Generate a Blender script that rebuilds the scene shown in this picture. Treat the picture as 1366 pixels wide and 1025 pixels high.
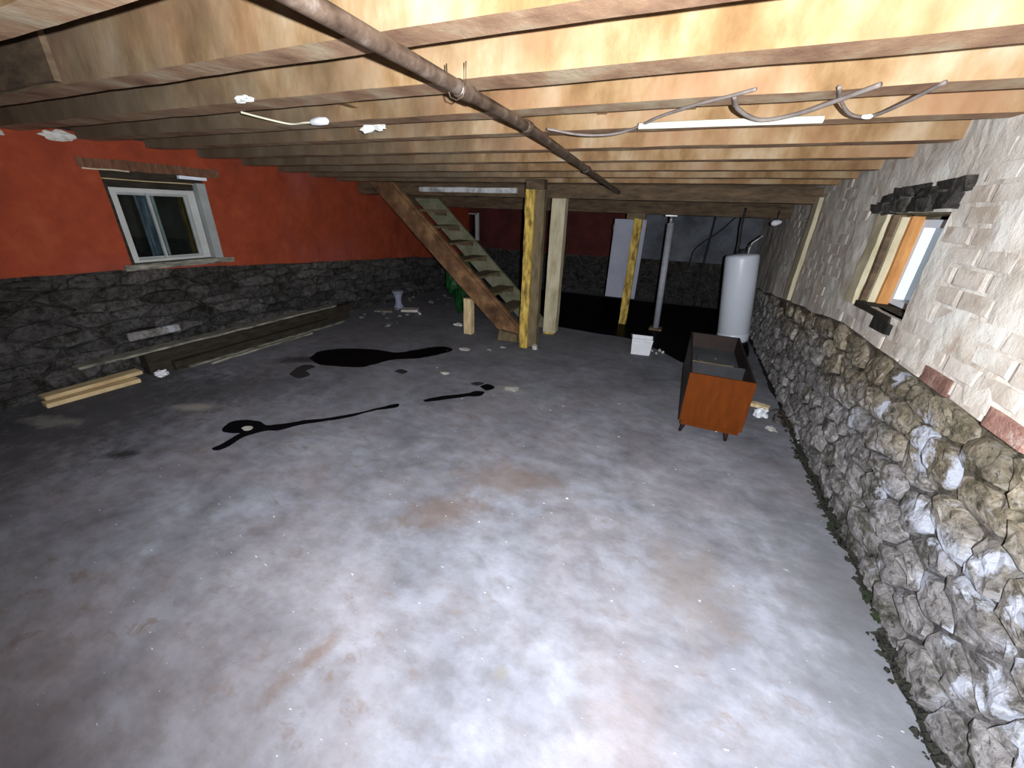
import bpy, bmesh, math, random
from mathutils import Vector, Matrix, noise
R = random.Random(7)
C = bpy.context.scene.collection
S = bpy.context.scene
for o in list(bpy.data.objects): bpy.data.objects.remove(o)

# ------------------------------------------------------------------ camera, world, light, exposure
H0 = 1.5
CXv = Vector((0.91512166, 0.40182174, 0.03303981))      # camera right in world axes
CYv = -Vector((0.19289329, -0.36439022, -0.91104991))   # camera up
CZv = -Vector((-0.35404028, 0.84009467, -0.4109701))    # camera back
cam = bpy.data.cameras.new('camera'); cam.sensor_width = 36; cam.lens = 36*513/1366
cam.clip_start = 0.02
co = bpy.data.objects.new('camera', cam); C.objects.link(co)
mw = Matrix((CXv, CYv, CZv)).transposed().to_4x4(); mw.translation = Vector((0, 0, H0))
co.matrix_world = mw
S.camera = co
w = bpy.data.worlds.new('world'); S.world = w; w.use_nodes = True
w.node_tree.nodes['Background'].inputs[0].default_value = (0.55, 0.7, 1, 1)
w.node_tree.nodes['Background'].inputs[1].default_value = 0.03
# the camera's flash, beside the lens
fl = bpy.data.lights.new('camera_flash', 'SPOT'); fl.energy = 535; fl.color = (0.9, 0.95, 1.0)
fl.spot_size = math.radians(179); fl.spot_blend = 0.58; fl.shadow_soft_size = 0.008
fo = bpy.data.objects.new('camera_flash', fl); C.objects.link(fo)
fo.location = Vector((0, 0, H0)) + CXv*0.11 + CYv*0.015 + Vector((0, -0.10, 0))
fdir = (Vector((-0.11, 1.0, -0.09))).normalized()
fo.rotation_euler = fdir.to_track_quat('-Z', 'Y').to_euler()
S.view_settings.view_transform = 'Standard'; S.view_settings.look = 'None'
S.view_settings.gamma = 1; S.view_settings.use_curve_mapping = False
S.view_settings.exposure = 0.0

# ------------------------------------------------------------------ materials
def newmat(name):
    m = bpy.data.materials.new(name); m.use_nodes = True
    nt = m.node_tree; return m, nt, nt.nodes['Principled BSDF']
def N(nt, t, **k):
    n = nt.nodes.new(t)
    for a, b in k.items(): setattr(n, a, b)
    return n
def ramp(nt, src, stops):
    r = N(nt, 'ShaderNodeValToRGB'); e = r.color_ramp.elements
    while len(e) > 1: e.remove(e[-1])
    e[0].position = stops[0][0]; e[0].color = (*stops[0][1], 1)
    for p, c in stops[1:]:
        x = e.new(p); x.color = (*c, 1)
    nt.links.new(src, r.inputs[0]); return r.outputs[0]
def noisen(nt, vec, scale, detail=6, rough=.6, dist=0):
    n = N(nt, 'ShaderNodeTexNoise'); n.inputs['Scale'].default_value = scale
    n.inputs['Detail'].default_value = detail; n.inputs['Roughness'].default_value = rough
    n.inputs['Distortion'].default_value = dist
    nt.links.new(vec, n.inputs['Vector']); return n.outputs['Fac']
def mapn(nt, vec, sc=(1, 1, 1), rot=(0, 0, 0)):
    m = N(nt, 'ShaderNodeMapping'); m.inputs['Scale'].default_value = sc; m.inputs['Rotation'].default_value = rot
    nt.links.new(vec, m.inputs['Vector']); return m.outputs[0]
def mix(nt, a, b, f, mode='MIX'):
    m = N(nt, 'ShaderNodeMix', data_type='RGBA', blend_type=mode)
    for i, v in ((6, a), (7, b), (0, f)):
        if hasattr(v, 'is_output'): nt.links.new(v, m.inputs[i])
        else: m.inputs[i].default_value = v if i == 0 else (*v, 1)
    return m.outputs[2]
def mth(nt, op, a, b=None, clamp=False):
    m = N(nt, 'ShaderNodeMath', operation=op, use_clamp=clamp)
    for i, v in ((0, a), (1, b)):
        if v is None: continue
        if hasattr(v, 'is_output'): nt.links.new(v, m.inputs[i])
        else: m.inputs[i].default_value = v
    return m.outputs[0]
def bump(nt, bs, src, strength, dist=.01):
    b = N(nt, 'ShaderNodeBump'); b.inputs['Strength'].default_value = strength; b.inputs['Distance'].default_value = dist
    nt.links.new(src, b.inputs['Height']); nt.links.new(b.outputs[0], bs.inputs['Normal'])
def mat(name, stops, scale=8, stretch=(1, 1, 1), rough=.85, bs=.4, bd=.01, bscale=40, big=None, rand=.25, spec=.3, metallic=0, local=False, detail=6):
    """noise-graded colour, large blotches, a brightness of its own for every object, fine relief"""
    m, nt, p = newmat(name)
    if local: vec = N(nt, 'ShaderNodeTexCoord').outputs['Object']
    else: vec = N(nt, 'ShaderNodeNewGeometry').outputs['Position']
    v = mapn(nt, vec, stretch)
    col = ramp(nt, noisen(nt, v, scale, detail), stops)
    if big:
        f = ramp(nt, noisen(nt, vec, big[0], 3), [(big[2], (0, 0, 0)), (big[3], (1, 1, 1))])
        col = mix(nt, col, big[1], mth(nt, 'MULTIPLY', f, big[4]))
    if rand:
        oi = N(nt, 'ShaderNodeObjectInfo')
        hsv = N(nt, 'ShaderNodeHueSaturation')
        mr = N(nt, 'ShaderNodeMapRange'); mr.inputs[3].default_value = 1-rand; mr.inputs[4].default_value = 1+rand
        nt.links.new(oi.outputs['Random'], mr.inputs[0]); nt.links.new(mr.outputs[0], hsv.inputs['Value'])
        nt.links.new(col, hsv.inputs['Color']); col = hsv.outputs[0]
    nt.links.new(col, p.inputs['Base Color'])
    p.inputs['Roughness'].default_value = rough; p.inputs['Specular IOR Level'].default_value = spec
    p.inputs['Metallic'].default_value = metallic
    if bs: bump(nt, p, noisen(nt, mapn(nt, vec, stretch), bscale, 8, .65), bs, bd)
    return m

def left_stain_falloff(m):
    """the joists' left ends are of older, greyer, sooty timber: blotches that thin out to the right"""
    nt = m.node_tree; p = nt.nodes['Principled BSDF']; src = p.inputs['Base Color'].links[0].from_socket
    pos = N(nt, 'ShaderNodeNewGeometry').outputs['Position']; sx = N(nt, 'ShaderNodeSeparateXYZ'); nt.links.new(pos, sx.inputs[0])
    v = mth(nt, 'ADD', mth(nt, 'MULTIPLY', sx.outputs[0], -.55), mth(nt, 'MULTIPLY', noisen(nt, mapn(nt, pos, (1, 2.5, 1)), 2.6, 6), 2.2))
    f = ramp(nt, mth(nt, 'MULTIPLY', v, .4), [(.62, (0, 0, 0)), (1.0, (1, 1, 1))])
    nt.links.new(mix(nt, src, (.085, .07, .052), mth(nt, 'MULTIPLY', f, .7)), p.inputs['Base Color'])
# floor slab concrete
def floor_mat():
    m, nt, p = newmat('concrete'); pos = N(nt, 'ShaderNodeNewGeometry').outputs['Position']
    col = ramp(nt, noisen(nt, pos, 2.2, 10, .62, .3), [(.3, (.13, .13, .148)), (.5, (.21, .215, .245)), (.7, (.30, .315, .36))])
    warm = ramp(nt, noisen(nt, pos, 1.3, 5, .6, .6), [(.45, (0, 0, 0)), (.7, (1, 1, 1))])
    col = mix(nt, col, (.255, .225, .232), mth(nt, 'MULTIPLY', warm, .6))
    mot = ramp(nt, noisen(nt, mapn(nt, pos, (1, 1.5, 1)), 7.5, 10, .62, .0), [(.36, (0, 0, 0)), (.6, (1, 1, 1))])
    col = mix(nt, col, mix(nt, (.80, .77, .76), (1.06, 1.06, 1.08), mot), 1.0, 'MULTIPLY')
    # brown smudges
    sm = ramp(nt, noisen(nt, mapn(nt, pos, (1.0, 1.8, 1)), 7.5, 7, .66, .5), [(.57, (0, 0, 0)), (.67, (1, 1, 1))])
    area = ramp(nt, noisen(nt, pos, 1.1, 2), [(.42, (0, 0, 0)), (.6, (1, 1, 1))])
    col = mix(nt, col, (.16, .11, .08), mth(nt, 'MULTIPLY', mth(nt, 'MULTIPLY', sm, area), .6))
    # local muddy patches; the broad dark ones at left and right paint weaker light
    def blob(x, y, rx, ry, rot=0):
        mp = N(nt, 'ShaderNodeMapping', vector_type='TEXTURE'); mp.inputs['Location'].default_value = (x, y, 0)
        mp.inputs['Rotation'].default_value = (0, 0, rot); mp.inputs['Scale'].default_value = (rx, ry, 9)
        nt.links.new(pos, mp.inputs[0])
        ln = N(nt, 'ShaderNodeVectorMath', operation='LENGTH'); nt.links.new(mp.outputs[0], ln.inputs[0])
        d = mth(nt, 'ADD', ln.outputs['Value'], mth(nt, 'MULTIPLY', mth(nt, 'SUBTRACT', noisen(nt, pos, 9, 6, .7), .5), 2.2))
        return ramp(nt, d, [(.35, (1, 1, 1)), (1.0, (0, 0, 0))])
    for (x, y, rx, ry, rot, c, s) in [(-.95, 1.35, .32, .16, .7, (.15, .10, .07), .6), (-.75, 1.75, .45, .2, .3, (.17, .12, .09), .55),
                                      (-.96, .52, .05, .2, -.2, (.15, .095, .065), .6), (.30, 1.45, .22, .35, .1, (.2, .165, .14), .45),
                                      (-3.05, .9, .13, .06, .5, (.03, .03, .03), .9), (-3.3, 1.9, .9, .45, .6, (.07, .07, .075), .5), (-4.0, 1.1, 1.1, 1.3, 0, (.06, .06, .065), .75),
                                      (-3.7, .4, .7, .5, 0, (.13, .13, .145), .4), (1.0, 1.5, .45, 1.5, 0, (.13, .135, .145), .6), (-3.35, 1.48, .2, .08, .5, (.5, .46, .38), .5),
                                      (-3.98, .9, .3, .09, .3, (.38, .38, .34), .6), (-1.25, 2.95, .15, .1, 0, (.45, .42, .36), .4),
                                      (-2.4, 2.5, .5, .25, 0, (.3, .3, .3), .3), (.1, .75, .2, .3, 0, (.2, .16, .15), .35),
                                      (-3.5, 2.6, .35, .14, .6, (.02, .02, .022), .9), (-.32, .76, .035, .035, 0, (.17, .16, .15), .8)]:
        col = mix(nt, col, c, mth(nt, 'MULTIPLY', blob(x, y, rx, ry, rot), s))
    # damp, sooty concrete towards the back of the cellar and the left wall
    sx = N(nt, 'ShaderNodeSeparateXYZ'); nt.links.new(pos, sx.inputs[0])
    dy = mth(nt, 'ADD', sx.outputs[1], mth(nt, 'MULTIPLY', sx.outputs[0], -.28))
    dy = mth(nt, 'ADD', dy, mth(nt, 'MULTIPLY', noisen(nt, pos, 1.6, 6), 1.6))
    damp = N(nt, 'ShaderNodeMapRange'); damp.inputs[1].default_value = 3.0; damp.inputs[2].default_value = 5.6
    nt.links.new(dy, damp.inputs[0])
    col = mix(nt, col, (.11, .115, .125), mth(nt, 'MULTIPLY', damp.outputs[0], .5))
    # pale flecks
    fk = ramp(nt, noisen(nt, mapn(nt, pos, (1, 2.4, 1)), 26, 2, .5), [(.73, (0, 0, 0)), (.76, (1, 1, 1))])
    col = mix(nt, col, (.75, .8, .85), mth(nt, 'MULTIPLY', fk, .5))
    nt.links.new(col, p.inputs['Base Color']); p.inputs['Roughness'].default_value = .9
    p.inputs['Specular IOR Level'].default_value = .15
    bump(nt, p, noisen(nt, pos, 22, 10, .7), .35, .012)
    return m
# stone of the right-hand wall: colour zones and white salt bloom with shapes of their own
def stone_mat(name, dark=1.0, patches=(), zone=True, objrand=.3):
    m, nt, p = newmat(name); pos = N(nt, 'ShaderNodeNewGeometry').outputs['Position']
    oi = N(nt, 'ShaderNodeObjectInfo')
    a = noisen(nt, pos, 13, 10, .75, .9)
    grey = ramp(nt, a, [(.3, (.08, .075, .07)), (.43, (.30, .275, .27)), (.56, (.50, .465, .465)), (.7, (.70, .68, .70))])
    tan = ramp(nt, a, [(.3, (.11, .09, .05)), (.45, (.34, .27, .16)), (.58, (.54, .44, .30)), (.75, (.72, .63, .48))])
    sx = N(nt, 'ShaderNodeSeparateXYZ'); nt.links.new(pos, sx.inputs[0])
    mr = N(nt, 'ShaderNodeMapRange'); mr.inputs[1].default_value = .42; mr.inputs[2].default_value = .72
    z = mth(nt, 'ADD', sx.outputs[2], mth(nt, 'MULTIPLY', mth(nt, 'SUBTRACT', noisen(nt, pos, 3.5, 4), .5), .8))
    nt.links.new(z, mr.inputs[0])
    f = mth(nt, 'MULTIPLY', mr.outputs[0], .8 if zone else .25)
    col = mix(nt, grey, tan, f)
    # dark mossy holes
    mo = ramp(nt, noisen(nt, pos, 6, 7, .7, 1), [(.50, (0, 0, 0)), (.62, (1, 1, 1))])
    col = mix(nt, col, (.085, .08, .045), mth(nt, 'MULTIPLY', mo, .8))
    pit = ramp(nt, noisen(nt, pos, 34, 6, .7, .5), [(.36, (1, 1, 1)), (.45, (0, 0, 0))])
    col = mix(nt, col, (.07, .062, .055), mth(nt, 'MULTIPLY', pit, .8))
    gr = ramp(nt, noisen(nt, mapn(nt, pos, (1, 1, 1.3)), 19, 8, .7, .8), [(.56, (0, 0, 0)), (.66, (1, 1, 1))])
    col = mix(nt, col, (.74, .70, .70), mth(nt, 'MULTIPLY', gr, .6))
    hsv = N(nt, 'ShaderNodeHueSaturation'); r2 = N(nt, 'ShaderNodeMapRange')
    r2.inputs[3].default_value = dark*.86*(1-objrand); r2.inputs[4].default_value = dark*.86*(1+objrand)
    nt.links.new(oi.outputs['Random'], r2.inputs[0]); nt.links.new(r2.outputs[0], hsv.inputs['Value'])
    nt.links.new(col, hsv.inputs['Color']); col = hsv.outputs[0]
    # general salt bloom
    sb = ramp(nt, noisen(nt, pos, 4.6, 8, .72, .8), [(.58, (0, 0, 0)), (.66, (1, 1, 1))])
    lowm = N(nt, 'ShaderNodeMapRange'); lowm.inputs[1].default_value = .75; lowm.inputs[2].default_value = .45
    nt.links.new(sx.outputs[2], lowm.inputs[0])
    if zone: col = mix(nt, col, (.62, .62, .68), mth(nt, 'MULTIPLY', mth(nt, 'MULTIPLY', sb, lowm.outputs[0]), .7))
    for (y, zz, ry, rz, rot) in patches:
        mp = N(nt, 'ShaderNodeMapping', vector_type='TEXTURE'); mp.inputs['Location'].default_value = (0, y, zz)
        mp.inputs['Rotation'].default_value = (rot, 0, 0); mp.inputs['Scale'].default_value = (90, ry, rz)
        nt.links.new(pos, mp.inputs[0])
        ln = N(nt, 'ShaderNodeVectorMath', operation='LENGTH'); nt.links.new(mp.outputs[0], ln.inputs[0])
        d = mth(nt, 'ADD', ln.outputs['Value'], mth(nt, 'MULTIPLY', mth(nt, 'SUBTRACT', noisen(nt, pos, 24, 8, .75), .5), 3.4))
        col = mix(nt, col, (.66, .68, .77), ramp(nt, d, [(.55, (1, 1, 1)), (1.0, (0, 0, 0))]))
    nt.links.new(col, p.inputs['Base Color']); p.inputs['Roughness'].default_value = .95
    p.inputs['Specular IOR Level'].default_value = .1
    bump(nt, p, noisen(nt, pos, 24, 10, .78), 1.0, .035)
    return m

M = {}
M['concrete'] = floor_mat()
P = [(1.10, .47, .06, .05, 0), (1.06, .40, .04, .07, 0), (1.0, .30, .06, .05, 0), (1.22, .2, .03, .05, 0), (1.16, .24, .05, .03, .6), (1.55, .30, .05, .05, 0), (2.5, .5, .05, .07, 0), (2.25, .85, .04, .05, 0), (1.90, .68, .16, .075, .9), (1.70, .70, .10, .035, 1.35), (1.66, .46, .22, .055, -.05), (1.44, .48, .13, .06, .2),
     (1.37, .56, .04, .07, .4), (1.22, .54, .05, .05, 0), (1.34, .27, .035, .04, 0), (1.14, .30, .10, .04, .3), (1.18, .42, .05, .04, .5), (2.3, .66, .05, .06, .2), (2.0, .36, .05, .07, .4)]
M['fieldstone'] = stone_mat('fieldstone', 1.0, P)
M['mortar'] = stone_mat('mortar', .5, P[:4], objrand=0)
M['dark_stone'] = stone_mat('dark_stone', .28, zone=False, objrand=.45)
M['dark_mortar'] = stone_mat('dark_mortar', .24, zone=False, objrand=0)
M['red_paint'] = mat('red_paint', [(.3, (.24, .042, .017)), (.55, (.33, .055, .02)), (.8, (.40, .09, .036))], 5, bs=.5, bscale=30,
                     big=(.9, (.30, .08, .07), .5, .7, .6), rand=0)
M['parging'] = mat('parging', [(.3, (.46, .39, .32)), (.5, (.66, .60, .53)), (.7, (.80, .77, .71))], 4.5, bs=.45, bscale=14, bd=.02,
                   big=(7, (.42, .30, .22), .62, .72, .6), rand=0, detail=9)
M['white_brick'] = mat('white_brick', [(.3, (.44, .36, .29)), (.5, (.62, .55, .48)), (.7, (.76, .72, .66))], 5, bs=.45, bscale=22, bd=.012,
                       big=(11, (.40, .27, .19), .6, .7, .6), rand=.06, detail=9)
M['red_brick'] = mat('red_brick', [(.3, (.17, .085, .065)), (.55, (.30, .16, .125)), (.7, (.45, .36, .31))], 14, bs=.8, bscale=60, rand=.15)
M['lintel_wood'] = mat('lintel_wood', [(.3, (.10, .045, .025)), (.6, (.2, .09, .05)), (.8, (.26, .17, .12))], 9, (1, 4, 1), rand=.1)
M['shaded_red'] = mat('shaded_red', [(.3, (.05, .012, .01)), (.7, (.13, .028, .022))], 3, rand=0)  # red paint with the back wall's dimness put into its colour
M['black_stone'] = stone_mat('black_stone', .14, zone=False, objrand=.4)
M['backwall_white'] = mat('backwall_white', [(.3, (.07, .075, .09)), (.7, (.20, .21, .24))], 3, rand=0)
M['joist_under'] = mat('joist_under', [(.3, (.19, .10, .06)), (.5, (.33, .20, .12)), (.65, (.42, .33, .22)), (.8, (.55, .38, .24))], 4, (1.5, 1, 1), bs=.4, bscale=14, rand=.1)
M['joist_wood'] = mat('joist_wood', [(.3, (.13, .068, .024)), (.43, (.22, .125, .052)), (.5, (.275, .17, .082)), (.58, (.32, .215, .118)), (.7, (.40, .30, .195))], 3.6, (1.6, 1, .8), bs=.25, bscale=14,
                      big=(2.4, (.30, .15, .08), .5, .7, .6), rand=.1, rough=.8, detail=8)
left_stain_falloff(M['joist_wood'])  # dimming towards the left put into the joist colour, with grey stain
M['old_wood'] = mat('old_wood', [(.3, (.055, .035, .022)), (.7, (.16, .105, .06))], 6, (1, 1, 4), rand=.15)
M['subfloor'] = mat('subfloor', [(.3, (.18, .11, .07)), (.7, (.34, .22, .13))], 4, (5, 1, 1), rand=.15)
M['stringer_wood'] = mat('stringer_wood', [(.3, (.07, .035, .018)), (.5, (.17, .085, .04)), (.62, (.27, .15, .07)), (.8, (.36, .24, .12))], 6, bs=.5, rand=.05)
M['green_wood'] = mat('green_wood', [(.3, (.12, .12, .07)), (.6, (.22, .21, .14)), (.8, (.30, .28, .20))], 9, bs=.4, rand=.08)
M['yellow_wood'] = mat('yellow_wood', [(.36, (.17, .11, .03)), (.46, (.40, .27, .06)), (.56, (.62, .42, .09)), (.7, (.78, .58, .17))], 7, (3, 3, 1), bs=.5, rand=.05)
M['brown_wood'] = mat('brown_wood', [(.3, (.10, .075, .04)), (.7, (.21, .16, .09))], 6, (3, 3, 1), rand=.1)
M['pale_wood'] = mat('pale_wood', [(.3, (.38, .32, .19)), (.55, (.58, .51, .35)), (.8, (.68, .62, .45))], 4, (3, 3, 1), bs=.3, rand=.05)
M['light_board'] = mat('light_board', [(.3, (.48, .34, .17)), (.55, (.72, .55, .31)), (.8, (.82, .68, .44))], 5, (6, 1, 1), bs=.3, rand=.08)
M['plank_dark'] = mat('plank_dark', [(.3, (.014, .011, .008)), (.7, (.05, .038, .026))], 7, (4, 1, 4), bs=.5, rand=.2)
M['plank_grey'] = mat('plank_grey', [(.35, (.07, .065, .05)), (.5, (.22, .21, .17)), (.7, (.38, .36, .29))], 9, (5, 1, 5), bs=.5, rand=.15)
M['cabinet_wood'] = mat('cabinet_wood', [(.3, (.085, .019, .0015)), (.6, (.12, .027, .0025)), (.8, (.15, .038, .005))], 5, (5, 5, 1), rough=.7, spec=.1, bs=.05, rand=0)
M['cabinet_dark'] = mat('cabinet_dark', [(.3, (.014, .007, .006)), (.7, (.03, .014, .01))], 8, rough=.5, bs=.1, rand=0)
M['cabinet_inside'] = mat('cabinet_inside', [(.3, (.02, .02, .022)), (.7, (.045, .045, .05))], 5, rough=.7, bs=.1, rand=0)
M['deck_grey'] = mat('deck_grey', [(.3, (.05, .055, .06)), (.7, (.10, .105, .115))], 2, rough=.55, bs=.1, rand=0)
M['enamel'] = mat('enamel', [(.3, (.74, .78, .86)), (.7, (.80, .84, .92))], 3, rough=.35, bs=.02, rand=0, spec=.5)
M['steel'] = mat('steel', [(.3, (.30, .28, .27)), (.7, (.55, .53, .52))], 9, rough=.45, bs=.2, rand=0, metallic=.6)
M['pipe_iron'] = mat('pipe_iron', [(.3, (.045, .028, .02)), (.55, (.11, .075, .055)), (.8, (.26, .22, .20))], 16, rough=.36, bs=.3, rand=0, metallic=.35, spec=.6)
M['column_paint'] = mat('column_paint', [(.3, (.30, .30, .34)), (.7, (.46, .46, .52))], 12, rough=.5, bs=.1, rand=0)
M['vinyl'] = mat('vinyl', [(.3, (.46, .46, .44)), (.7, (.58, .58, .56))], 6, rough=.5, bs=.05, rand=0)
M['white_vinyl'] = mat('white_vinyl', [(.3, (.80, .86, .95)), (.7, (.86, .91, .99))], 6, rough=.5, bs=.0, rand=0)
M['grey_vinyl'] = mat('grey_vinyl', [(.3, (.30, .31, .30)), (.7, (.40, .41, .40))], 6, rough=.6, bs=.1, rand=0)
M['orange_wood'] = mat('orange_wood', [(.3, (.40, .17, .05)), (.7, (.60, .29, .10))], 7, (4, 4, 1), rand=0)
M['panel_grey'] = mat('panel_grey', [(.3, (.27, .28, .34)), (.7, (.36, .37, .45))], 3, rough=.6, bs=.05, rand=0)
M['white_plastic'] = mat('white_plastic', [(.3, (.70, .70, .74)), (.7, (.86, .86, .9))], 8, rough=.5, bs=.2, rand=0)
M['chip'] = mat('chip', [(.3, (.45, .43, .38)), (.7, (.75, .73, .68))], 12, bs=.5, rand=.25)
M['rubble'] = mat('rubble', [(.3, (.07, .07, .07)), (.7, (.24, .24, .24))], 12, bs=.6, rand=.5)
M['soil'] = mat('soil', [(.3, (.006, .0055, .0045)), (.6, (.02, .019, .014)), (.8, (.06, .055, .04))], 25, bs=1, rand=0)
M['moss'] = mat('moss', [(.3, (.01, .016, .006)), (.7, (.03, .045, .016))], 25, bs=1, rand=.2)
M['white_board'] = mat('white_board', [(.35, (.28, .28, .28)), (.5, (.62, .62, .63)), (.8, (.72, .72, .74))], 6, bs=.3, rand=0)
M['conduit'] = mat('conduit', [(.3, (.80, .76, .60)), (.7, (.88, .85, .70))], 5, rough=.5, bs=0, rand=0)
M['cable_grey'] = mat('cable_grey', [(.3, (.13, .105, .095)), (.7, (.26, .22, .20))], 12, rough=.6, bs=0, rand=0)
M['cable_cream'] = mat('cable_cream', [(.3, (.55, .50, .38)), (.7, (.68, .63, .50))], 12, rough=.6, bs=0, rand=0)
M['cobweb'] = mat('cobweb', [(.3, (.70, .70, .66)), (.7, (.85, .85, .82))], 20, rough=1, bs=.6, rand=0)
M['black_iron'] = mat('black_iron', [(.3, (.012, .012, .014)), (.7, (.03, .03, .035))], 8, rough=.6, bs=.1, rand=0)
M['green_plastic'] = mat('green_plastic', [(.3, (.003, .02, .005)), (.7, (.01, .10, .02))], 9, rough=.5, bs=.3, rand=0)
M['blue_plastic'] = mat('blue_plastic', [(.3, (.22, .24, .32)), (.7, (.34, .36, .46))], 9, rough=.5, bs=.1, rand=0)
M['night'] = mat('night', [(.3, (.004, .005, .004)), (.7, (.010, .014, .010))], 3, bs=0, rand=0)
def pm(name, col, rough, **k):
    m, nt, p = newmat(name); p.inputs['Base Color'].default_value = (*col, 1); p.inputs['Roughness'].default_value = rough
    for a, b in k.items(): p.inputs[a.replace('_', ' ')].default_value = b
    return m
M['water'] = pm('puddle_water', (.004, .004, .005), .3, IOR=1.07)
M['damp'] = pm('damp_edge', (.035, .036, .038), .5, IOR=1.2)
M['glass'] = pm('window_glass', (.8, .9, .9), .03, Transmission_Weight=1.0, IOR=1.45)
M['reflection_strip'] = mat('reflection_strip', [(.35, (.02, .03, .04)), (.55, (.10, .13, .17)), (.75, (.22, .26, .33))], 5, (1, 6, 1), bs=.3, rand=0)  # bluish streaks imitating a reflection in the panes

# ------------------------------------------------------------------ mesh helpers
class MB:
    def __init__(s): s.v = []; s.f = []
    def add(s, vs, fs):
        o = len(s.v); s.v += [Vector(x) for x in vs]; s.f += [tuple(i+o for i in f) for f in fs]
    def box(s, a, b, rot=None, piv=None, jit=0):
        x0, y0, z0 = a; x1, y1, z1 = b
        vs = [Vector((x, y, z)) for x in (x0, x1) for y in (y0, y1) for z in (z0, z1)]
        if jit: vs = [v+Vector((R.uniform(-jit, jit) for _ in range(3))) for v in vs]
        if rot is not None:
            p = Vector(piv) if piv else (Vector(a)+Vector(b))/2
            vs = [rot @ (v-p)+p for v in vs]
        s.add(vs, [(0, 1, 3, 2), (4, 6, 7, 5), (0, 4, 5, 1), (2, 3, 7, 6), (0, 2, 6, 4), (1, 5, 7, 3)])
    def lathe(s, c, prof, n=24, cap=True):
        vs = []; c = Vector(c)
        for r, z in prof:
            for i in range(n):
                t = 2*math.pi*i/n; vs.append(c+Vector((r*math.cos(t), r*math.sin(t), z)))
        fs = []
        for k in range(len(prof)-1):
            for i in range(n):
                j = (i+1) % n; fs.append((k*n+i, k*n+j, (k+1)*n+j, (k+1)*n+i))
        if cap: fs += [tuple(reversed(range(n))), tuple((len(prof)-1)*n+i for i in range(n))]
        s.add(vs, fs)
    def tube(s, pts, r, n=8):
        pts = [Vector(p) for p in pts]; vs = []; fs = []
        up = Vector((0, 0, 1)); L = len(pts)
        for k, p in enumerate(pts):
            d = (pts[min(k+1, L-1)]-pts[max(k-1, 0)]).normalized()
            a = d.cross(up)
            if a.length < .1: a = d.cross(Vector((1, 0, 0)))
            a.normalize(); b = a.cross(d)
            rr = r[k] if isinstance(r, (list, tuple)) else r
            for i in range(n):
                t = 2*math.pi*i/n; vs.append(p+a*rr*math.cos(t)+b*rr*math.sin(t))
        for k in range(L-1):
            for i in range(n):
                j = (i+1) % n; fs.append((k*n+i, k*n+j, (k+1)*n+j, (k+1)*n+i))
        fs += [tuple(reversed(range(n))), tuple((L-1)*n+i for i in range(n))]
        s.add(vs, fs)
    def build(s, name, m, parent=None, smooth=False, bevel=0, seg=1, loc=None):
        me = bpy.data.meshes.new(name)
        vs = s.v if loc is None else [v-Vector(loc) for v in s.v]
        me.from_pydata([tuple(v) for v in vs], [], s.f); me.update()
        bm = bmesh.new(); bm.from_mesh(me)
        if bevel:
            bmesh.ops.bevel(bm, geom=list(bm.edges), offset=bevel, segments=seg, affect='EDGES', profile=.5)
        bmesh.ops.recalc_face_normals(bm, faces=bm.faces); bm.to_mesh(me); bm.free()
        if smooth:
            for p in me.polygons: p.use_smooth = True
        me.materials.append(M[m])
        o = bpy.data.objects.new(name, me); C.objects.link(o)
        if loc is not None: o.location = loc
        if parent:
            o.parent = parent
            if loc is not None: o.location = Vector(loc)-parent.matrix_world.translation if False else Vector(loc)-Vector(parent.location)
            else: o.matrix_parent_inverse = Matrix.Translation(-Vector(parent.location))
        return o
def spline(pts, n=8):
    pts = [Vector(p) for p in pts]; out = []
    q = [pts[0]*2-pts[1]]+pts+[pts[-1]*2-pts[-2]]
    for i in range(1, len(q)-2):
        for k in range(n):
            t = k/n; a, b, c, d = q[i-1], q[i], q[i+1], q[i+2]
            out.append(.5*((2*b)+(c-a)*t+(2*a-5*b+4*c-d)*t*t+(3*b-a-3*c+d)*t**3))
    out.append(pts[-1]); return out
def tag(o, label, cat, group=None, kind=None):
    o['label'] = label; o['category'] = cat
    if group: o['group'] = group
    if kind: o['kind'] = kind
    return o
def struct(o, label=None, cat=None):
    o['kind'] = 'structure'
    if label: o['label'] = label; o['category'] = cat
    return o
def empty(name, loc):
    o = bpy.data.objects.new(name, None); C.objects.link(o); o.location = loc; o.empty_display_size = .1; return o
def rough_mesh(o, amp, freq=20, sub=0):
    """break up an object's straight edges with real noise displacement"""
    me = o.data; bm = bmesh.new(); bm.from_mesh(me)
    if sub: bmesh.ops.subdivide_edges(bm, edges=bm.edges, cuts=sub, use_grid_fill=True)
    for v in bm.verts:
        wv = v.co+o.location if o.parent is None else v.co
        v.co += noise.noise_vector(wv*freq)*amp
    bm.to_mesh(me); bm.free()
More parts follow.
